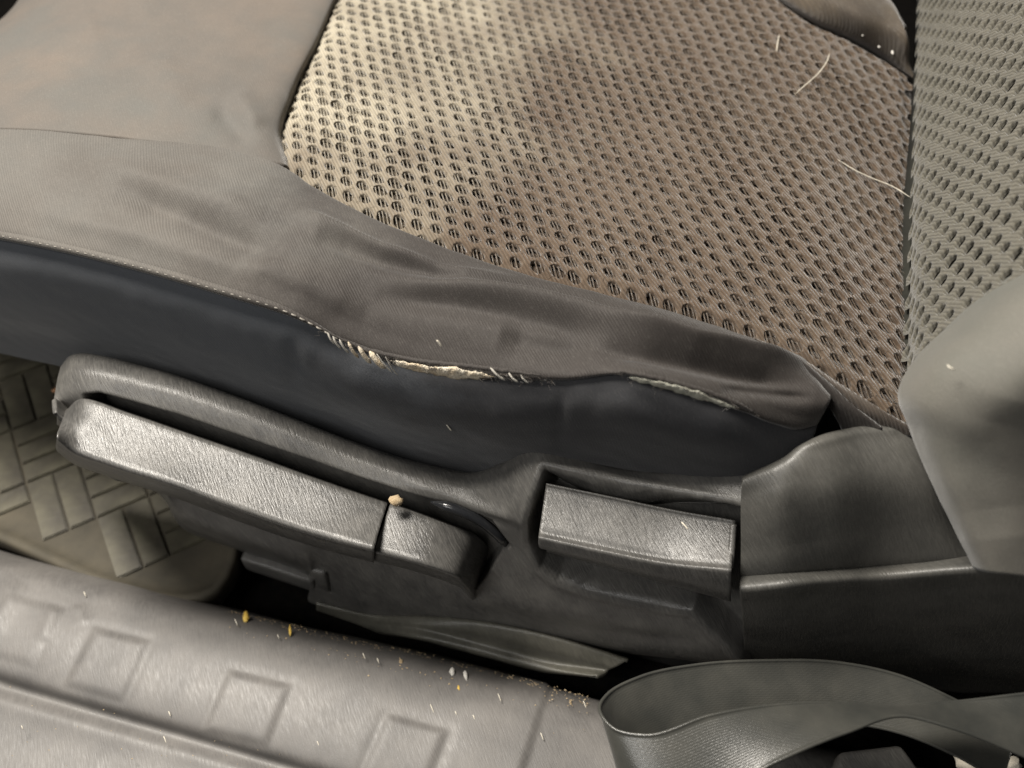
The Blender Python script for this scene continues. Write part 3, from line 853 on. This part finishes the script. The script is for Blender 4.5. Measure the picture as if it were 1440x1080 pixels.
# recline lever in its recess: tilted paddle with raised lower and rear edge
fr = [(768, 681), (860, 700), (950, 719), (1034, 733)]
bo = [(757, 757), (840, 775), (930, 793), (1028, 803)]
def interp3(f): return [(a*(1-f)+c*f, b*(1-f)+d*f) for (a, b), (c, d) in zip(fr, bo)]
def pad(f, y0=-.027, y1=-.062): return row('y', [(a, b, y0+(y1-y0)*f) for a, b in interp3(f)])
rows = [row('y', [(a, b-2, -.024) for a, b in fr]), row('y', [(a, b, -.028) for a, b in fr]), pad(.03), pad(.10), pad(.5), pad(.80), pad(.83),
        row('y', [(a, b, -.0575) for a, b in interp3(.88)]), row('y', [(a, b, -.0632) for a, b in interp3(.98)]), row('y', [(a, b+6, -.0645) for a, b in bo]),
        row('y', [(768, 772, -.054), (850, 795, -.054), (940, 822, -.054), (1028, 846, -.054)]), row('y', [(768, 772, -.03), (850, 792, -.03), (940, 812, -.03), (1028, 830, -.03)])]
recl = solid_loft('recline_lever', rows, 60, 110, M['lever'], seat)
tube('lever_end_rib', [pt(a, b, y) for a, b, y in ((1031, 738, -.0325), (1029, 768, -.0445), (1026, 798, -.0570))], .0022, M['lever'], recl, 8, 20, False)

# rear cover behind the recline lever
rear = [[(1048, 674, .002), (1104, 650, .002), (1148, 628, .002), (1200, 616, .002), (1290, 606, .008), (1330, 612, .020)],
        [(1044, 672, -.021), (1100, 646, -.017), (1146, 618, -.012), (1200, 605, -.008), (1286, 597, -.004), (1330, 606, .010)],
        [(1042, 702, -.0300), (1106, 682, -.0320), (1160, 668, -.033), (1220, 660, -.032), (1302, 656, -.028), (1350, 665, -.014)],
        [(1042, 770, -.046), (1106, 758, -.049), (1170, 750, -.050), (1240, 742, -.049), (1325, 738, -.046), (1380, 745, -.034)],
        [(1041, 814, -.056), (1106, 808, -.057), (1170, 803, -.057), (1240, 798, -.057), (1345, 790, -.055), (1400, 790, -.048)],
        [(1041, 830, -.050), (1106, 824, -.050), (1170, 818, -.050), (1240, 812, -.050), (1345, 804, -.050), (1400, 802, -.044)]]
def ro(a): return .002+.034*float(sstep(1045, 1300, a))
rows = [row('y', [(a, b, y+ro(a)) for a, b, y in r_]) for r_ in rear]
surf('rear_cover', rows, 170, 100, M['rear_plastic'], seat, lambda px, py, P: .0005*wob(P, 22, 30)-ridge(px, py, [(1150, 640), (1130, 720), (1140, 800)], .0022, 34)+ridge(px, py, [(1090, 640), (1200, 610), (1300, 600)], .0012, 6), .003)
skirt = [[(1046, 806, -.040), (1106, 800, -.040), (1170, 795, -.040), (1240, 790, -.040), (1330, 782, -.040), (1410, 774, -.040), (1500, 766, -.040)],
         [(1041, 813, -.0575), (1106, 807, -.058), (1170, 802, -.058), (1240, 797, -.058), (1330, 789, -.058), (1410, 783, -.058), (1500, 776, -.058)],
         [(1040, 826, -.065), (1106, 819, -.066), (1170, 813, -.066), (1240, 808, -.066), (1330, 800, -.066), (1410, 794, -.066), (1500, 787, -.066)],
         [(1042, 850, -.066), (1106, 845, -.067), (1170, 840, -.067), (1240, 836, -.067), (1330, 829, -.067), (1410, 824, -.067), (1500, 818, -.067)],
         [(1046, 905, -.054), (1106, 910, -.054), (1170, 912, -.054), (1240, 912, -.054), (1330, 910, -.054), (1410, 905, -.054), (1500, 900, -.054)],
         [(1050, 960, -.020), (1106, 965, -.020), (1170, 970, -.020), (1240, 975, -.020), (1330, 975, -.020), (1410, 975, -.020), (1500, 975, -.020)]]
rows = [row('y', [(a, b, y+ro(a)) for a, b, y in r_]) for r_ in skirt]
surf('rear_skirt', rows, 170, 80, M['rear_plastic'], seat, lambda px, py, P: .0005*wob(P, 22, 31), .003)

# lower flange of the shield, its lit olive tone put into the colour
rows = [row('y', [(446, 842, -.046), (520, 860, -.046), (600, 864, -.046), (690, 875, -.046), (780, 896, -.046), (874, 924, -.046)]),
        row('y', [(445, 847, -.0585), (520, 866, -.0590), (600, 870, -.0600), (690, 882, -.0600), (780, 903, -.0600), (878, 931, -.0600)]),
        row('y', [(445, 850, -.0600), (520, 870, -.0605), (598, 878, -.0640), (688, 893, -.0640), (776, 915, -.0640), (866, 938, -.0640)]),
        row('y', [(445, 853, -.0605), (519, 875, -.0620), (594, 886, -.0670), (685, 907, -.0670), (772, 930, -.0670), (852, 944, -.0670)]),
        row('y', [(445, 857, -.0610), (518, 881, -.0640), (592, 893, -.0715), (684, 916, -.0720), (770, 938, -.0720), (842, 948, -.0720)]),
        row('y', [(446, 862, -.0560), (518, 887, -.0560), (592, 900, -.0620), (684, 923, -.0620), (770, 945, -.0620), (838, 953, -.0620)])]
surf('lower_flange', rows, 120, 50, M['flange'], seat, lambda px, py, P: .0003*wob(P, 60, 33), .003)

# seat rail and its clip -------------------------------------------------
def box_pts(px0, py0, px1, py1, y, z_up): pass
p0 = pt(336, 786, -.052); p1 = pt(440, 820, -.052)
plate('seat_rail', [p0, p1, p1-np.array([0, 0, .020]), p0-np.array([0, 0, .020])], (0, .04, 0), M['plastic'], seat, .003, 3)
c0 = pt(433, 802, -.058); c1 = pt(456, 808, -.058)
plate('rail_clip', [c0, c1, c1-np.array([0, 0, .034]), c0-np.array([0, 0, .034])], (0, .02, 0), M['plastic'], seat, .003, 3)
# long lower rail that carries the seat
a = np.array([-.20, -.030, -.018]); b = np.array([.30, -.030, -.018])
plate('lower_rail', [a, b, b+np.array([0, 0, .035]), a+np.array([0, 0, .035])], (0, .03, 0), M['dark_plastic'], seat, .003, 2)

# ================================================================== SEAT BELT
belt = thing('seat_belt', 'grey woven seat belt strap looping over itself at lower right', 'seat belt', tuple(pt(1050, 1040, .02, 'z')))
st = [((1560, 965), .50, (1570, 1120), .48), ((1440, 976), .505, (1442, 1064), .485), ((1345, 987), .51, (1340, 1024), .49), ((1270, 992), .51, (1272, 1007), .497),
      ((1190, 989), .51, (1190, 1030), .49), ((1100, 991), .508, (1090, 1072), .485), ((1000, 1006), .506, (1000, 1120), .485), ((905, 1034), .506, (925, 1145), .488),
      ((862, 1024), .514, (888, 1130), .50), ((843, 998), .526, (870, 1095), .515), ((856, 975), .540, (880, 1065), .53), ((900, 952), .550, (915, 1040), .54),
      ((980, 935), .556, (985, 1020), .545), ((1080, 929), .556, (1080, 1015), .545), ((1180, 932), .552, (1180, 1015), .54), ((1270, 952), .545, (1265, 1030), .53), ((1350, 988), .535, (1340, 1060), .52), ((1430, 1030), .53, (1410, 1100), .515)]
UA = spline(np.array([pt(a[0], a[1], t, 't') for a, t, b, u in st]), 200)
LA = spline(np.array([pt(b[0], b[1], u, 't') for a, t, b, u in st]), 200)
nv = 15
G = np.array([UA*(1-f)+LA*f for f in np.linspace(0, 1, nv)])
n = normals(G)
V = np.concatenate([(G+n*.0006).reshape(-1, 3), (G-n*.0006).reshape(-1, 3)])
f1 = grid_faces(nv, 200); f2 = grid_faces(nv, 200, nv*200, True)
idx = np.arange(nv*200).reshape(nv, 200); lp = np.concatenate([idx[0, :], idx[1:, -1], idx[-1, -2::-1], idx[-2:0:-1, 0]]); l2 = np.roll(lp, -1)
fs = np.concatenate([f1, f2, np.stack([lp, l2, l2+nv*200, lp+nv*200], axis=-1)])
me = mesh_of('webbing', V, fs)
uv = me.uv_layers.new(name='UVMap')
vi = np.zeros(len(me.loops), int); me.loops.foreach_get('vertex_index', vi)
vi = vi % (nv*200)
uvs = np.stack([(vi % 200)/200*95, (vi//200)/nv*9.0], axis=1).astype(np.float32)
uv.data.foreach_set('uv', uvs.ravel())
web = new_obj('webbing', me, M['belt'], belt)
for E_ in (UA, LA):
    tube('selvedge', E_, .0011, M['belt'], belt, 6, None, False)

aq = [pt(a, b, .052, 'z') for a, b in ((1182, 1056), (1268, 1046), (1300, 1090), (1290, 1140), (1190, 1140), (1168, 1090))]
plate('belt_anchor', aq, (0, 0, -.014), M['plastic'], belt, .004, 3)

# ================================================================== SMALL BITS
def flake(name, px, py, v, kind, L, W, H, rot, mat, label, cat, group=None, seed=0):
    p = pt(px, py, v, kind)
    bm = bmesh.new(); bmesh.ops.create_icosphere(bm, subdivisions=2, radius=1)
    for vv in bm.verts:
        k = 1+.65*mnoise.noise(vv.co*1.5+Vector((seed*3.1, seed, 0)))
        vv.co = Vector((vv.co.x*L*k, vv.co.y*W*k, vv.co.z*H*k+.15*L*vv.co.x*vv.co.x*.5))
    me = bpy.data.meshes.new(name); bm.to_mesh(me); bm.free()
    me.polygons.foreach_set('use_smooth', [True]*len(me.polygons))
    o = new_obj(name, me, mat); o.location = p; o.rotation_euler = (random.uniform(-.3, .3), random.uniform(-.3, .3), rot)
    return tag(o, label, cat, group)
g = math.radians(-62)
flake('yellow_flake', 346, 868, .030, 'z', .0050, .0022, .0012, g, M['crumb_yellow'], 'bright yellow flake just right of the floor mat corner', 'flake', seed=1)
flake('yellow_flake', 408, 887, .034, 'z', .0046, .0010, .0008, g, M['crumb_yellow'], 'thin yellow sliver lying right of the bright yellow flake', 'flake', seed=2)
flake('yellow_flake', 645, 968, .038, 'z', .0026, .0016, .0010, g, M['crumb_yellow'], 'tiny yellow crumb below the pair of white crumbs', 'crumb', seed=3)
flake('white_crumb', 636, 944, .034, 'z', .0040, .0020, .0016, g, M['crumb_white'], 'greyish white crumb, left one of the pair under the seat', 'crumb', seed=4)
flake('white_crumb', 655, 950, .035, 'z', .0046, .0015, .0014, g, M['crumb_white'], 'narrow white crumb, right one of the pair under the seat', 'crumb', seed=5)
flake('tan_crumb', 564, 934, .034, 'z', .0046, .0016, .0014, g, M['crumb_tan'], 'long tan crumb at the edge of the sill', 'crumb', seed=6)
flake('tan_crumb', 578, 945, .036, 'z', .0052, .0014, .0012, math.radians(-25), M['crumb_tan'], 'tan crumb lying across the end of the long tan crumb', 'crumb', seed=7)
flake('tan_crumb', 803, 992, .030, 'z', .0034, .0008, .0007, g, M['crumb_tan'], 'thin brown crumb beside the bend of the seat belt', 'crumb', seed=8)
flake('tan_crumb', 556, 704, -.046, 'y', .0052, .0034, .0030, .4, M['crumb_tan'], 'tan crumb wedged at the joint of the long lever', 'crumb', seed=9)
flake('amber_bit', 80, 549, .020, 'z', .0040, .0024, .0030, .5, M['amber'], 'orange bit on the floor mat by the shield nose', 'debris', seed=10)
flake('pebble', 1362, 1072, .036, 'z', .011, .008, .006, .3, M['pebble'], 'larger beige pebble at the lower right corner', 'pebble', seed=11)
flake('pebble', 1421, 1074, .036, 'z', .0065, .005, .005, .3, M['pebble'], 'small cream pebble touching the belt at the right corner', 'pebble', seed=12)
for k, (a, b, s_) in enumerate(((1213, 50, .0015), (1236, 66, .0019), (1255, 74, .0024), (1263, 62, .0014))):
    p = on_cushion(a, b, .012)
    o = flake('seat_crumb', a, b, float(p[2]), 'z', s_, s_*.5, s_*.4, math.radians(-80), M['crumb_white'], ['pale crumb at the left of the far bolster seam', 'pale crumb second along the far bolster seam', 'tall pale crumb at the far rear corner of the cushion', 'pale crumb on the far bolster close to the backrest'][k], 'crumb', seed=20+k)
def fibre(pts, r, label, cat='hair', group=None, name='hair', mat='lint'):
    return tag(tube(name, pts, r, M[mat], None, 6, 24), label, cat, group)
fibre([on_cushion(a, b, h) for a, b, h in ((1117, 133, .001), (1132, 120, .003), (1150, 104, .004), (1163, 86, .004), (1167, 74, .002))], .00045, 'curved pale hair on the cushion mesh near the backrest')
fibre([on_cushion(a, b, .0025) for a, b in ((1178, 224), (1200, 238), (1230, 252), (1255, 262), (1281, 278))], .0004, 'long pale hair running into the backrest junction')
fibre([on_cushion(a, b, .002) for a, b in ((1096, 48), (1094, 58), (1092, 72))], .0004, 'short straight hair at the top of the cushion mesh')
fibre([pt(958, 734, -.0400), pt(962, 738, -.0415), pt(968, 745, -.0435)], .0005, 'short white fibre on the recline lever', 'fibre', None, 'fibre')
fibre([pt(627, 596, -.017), pt(631, 601, -.018), pt(635, 606, -.0185)], .0005, 'tiny pale fibre on the dark side panel below the tear', 'fibre', None, 'fibre')
fibre([pt(1332, 513, .438, 't'), pt(1336, 517, .437, 't'), pt(1342, 520, .437, 't')], .0005, 'short white fibre on the smooth backrest bolster', 'fibre', None, 'fibre')
fibre([pt(614, 478, -.0130), pt(618, 483, -.0135), pt(621, 488, -.0140)], .0006, 'short white fibre above the torn seam', 'fibre', None, 'fibre')
for a, b in ((118, 832), (68, 892), (237, 1000), (445, 1040), (480, 1030), (605, 990), (640, 1000), (498, 1034), (690, 1050), (330, 870), (390, 892), (510, 918), (530, 925), (700, 975), (665, 1005), (820, 985), (760, 1030), (560, 1060), (30, 1020), (230, 1035)):
    z = .0425 if b > 900 else .040
    L = random.uniform(4, 9)
    fibre([pt(a, b, z, 'z'), pt(a+L*.3, b+L*.7, z+.001, 'z'), pt(a+L*.6, b+L*1.5, z, 'z')], .00034, 'short pale lint fibre lying on the grey door sill', 'lint', 'lint fibres on the sill', 'lint_fibre')

# loose fibres and grit that nobody could count
def fibres(name, items, mat, parent):
    V = []; fs = []
    for P3, r in items:
        P3 = np.asarray(P3); b0 = len(V); m = len(P3)
        for i in range(m):
            T = P3[min(i+1, m-1)]-P3[max(i-1, 0)]; T = T/(np.linalg.norm(T)+1e-9)
            a = np.cross(T, [.2, .3, .93]); a /= np.linalg.norm(a)+1e-9; b = np.cross(T, a)
            for k in range(3):
                t = 2.094*k; V.append(P3[i]+r*(a*math.cos(t)+b*math.sin(t)))
        for i in range(m-1):
            for k in range(3):
                k2 = (k+1) % 3; fs.append((b0+i*3+k, b0+i*3+k2, b0+i*3+3+k2, b0+i*3+3+k))
    o = new_obj(name, mesh_of(name, V, fs), mat, parent); o['kind'] = 'stuff'; return o
items = []
for k in range(2600):
    c = cells[random.randrange(len(cells))]
    q = cush_map(np.array([c[0]+random.uniform(-.5, .5)*PX_]), np.array([c[1]+random.uniform(-.5, .5)*PY_]), np.array([.0004]))[0]
    a = random.uniform(0, 6.28); L = random.uniform(.0015, .006)
    d = np.array([math.cos(a), math.sin(a), random.uniform(-.1, .4)])*L
    b = np.array([-math.sin(a), math.cos(a), .3])*L*random.uniform(-.5, .5)
    items.append(([q, q+d*.5+b, q+d], .00011))
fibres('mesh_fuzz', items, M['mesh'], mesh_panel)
items = []
for k in range(110):
    if k < 80: a = random.uniform(455, 770); b = np.interp(a, [455, 500, 545, 600, 650, 700, 770], [468, 488, 502, 513, 518, 524, 532])
    else: a = random.uniform(870, 1060); b = np.interp(a, [870, 920, 960, 1000, 1060], [525, 533, 543, 556, 580])
    q = pt(a, b+random.uniform(-3, 4), -.0150+random.uniform(-.001, .001))
    L = random.uniform(.002, .009); d = np.array([random.uniform(-.9, .9), -.15, -random.uniform(.1, 1)]); d = d/np.linalg.norm(d)*L
    w_ = np.array([random.uniform(-1, 1), -.3, random.uniform(-1, 1)])*L*.3
    items.append(([q, q+d*.35+w_, q+d*.7-w_*.6, q+d], .00012))
fibres('frayed_fibres', items, M['fold'], side)
V = []; fs = []
def grit(c, r):
    b0 = len(V)
    for d in ((1, 0, 0), (-1, 0, 0), (0, 1, 0), (0, -1, 0), (0, 0, 1), (0, 0, -1)):
        V.append(np.array(c)+np.array(d)*r*np.array([random.uniform(.5, 1.8), random.uniform(.5, 1.3), random.uniform(.4, .9)]))
    for f in ((0, 2, 4), (2, 1, 4), (1, 3, 4), (3, 0, 4), (2, 0, 5), (1, 2, 5), (3, 1, 5), (0, 3, 5)): fs.append(tuple(b0+i for i in f))
for k in range(520):
    a = random.uniform(320, 830); b = np.interp(a, [320, 450, 600, 760, 850], [861, 893, 925, 965, 990])+abs(random.gauss(0, 1))*14-6
    z = float(np.interp(b-np.interp(a, [320, 450, 600, 760, 850], [861, 893, 925, 965, 990]), [-10, 0, 18, 40], [.012, .0225, .0365, .0408]))
    grit(pt(a, b, z, 'z'), random.uniform(.0002, .0007))
for k in range(260):
    a = random.uniform(-20, 840); b = np.interp(a, [0, 450, 840], [800, 910, 1000])+random.uniform(30, 260)
    if b > 1080: continue
    grit(pt(a, b, .0402, 'z'), random.uniform(.0002, .0005))
o = new_obj('sill_grit', mesh_of('sill_grit', V, fs, False), M['crumb_tan']); o['kind'] = 'stuff'; o['label'] = 'fine brown grit along the inner edge of the door sill'; o['category'] = 'grit'
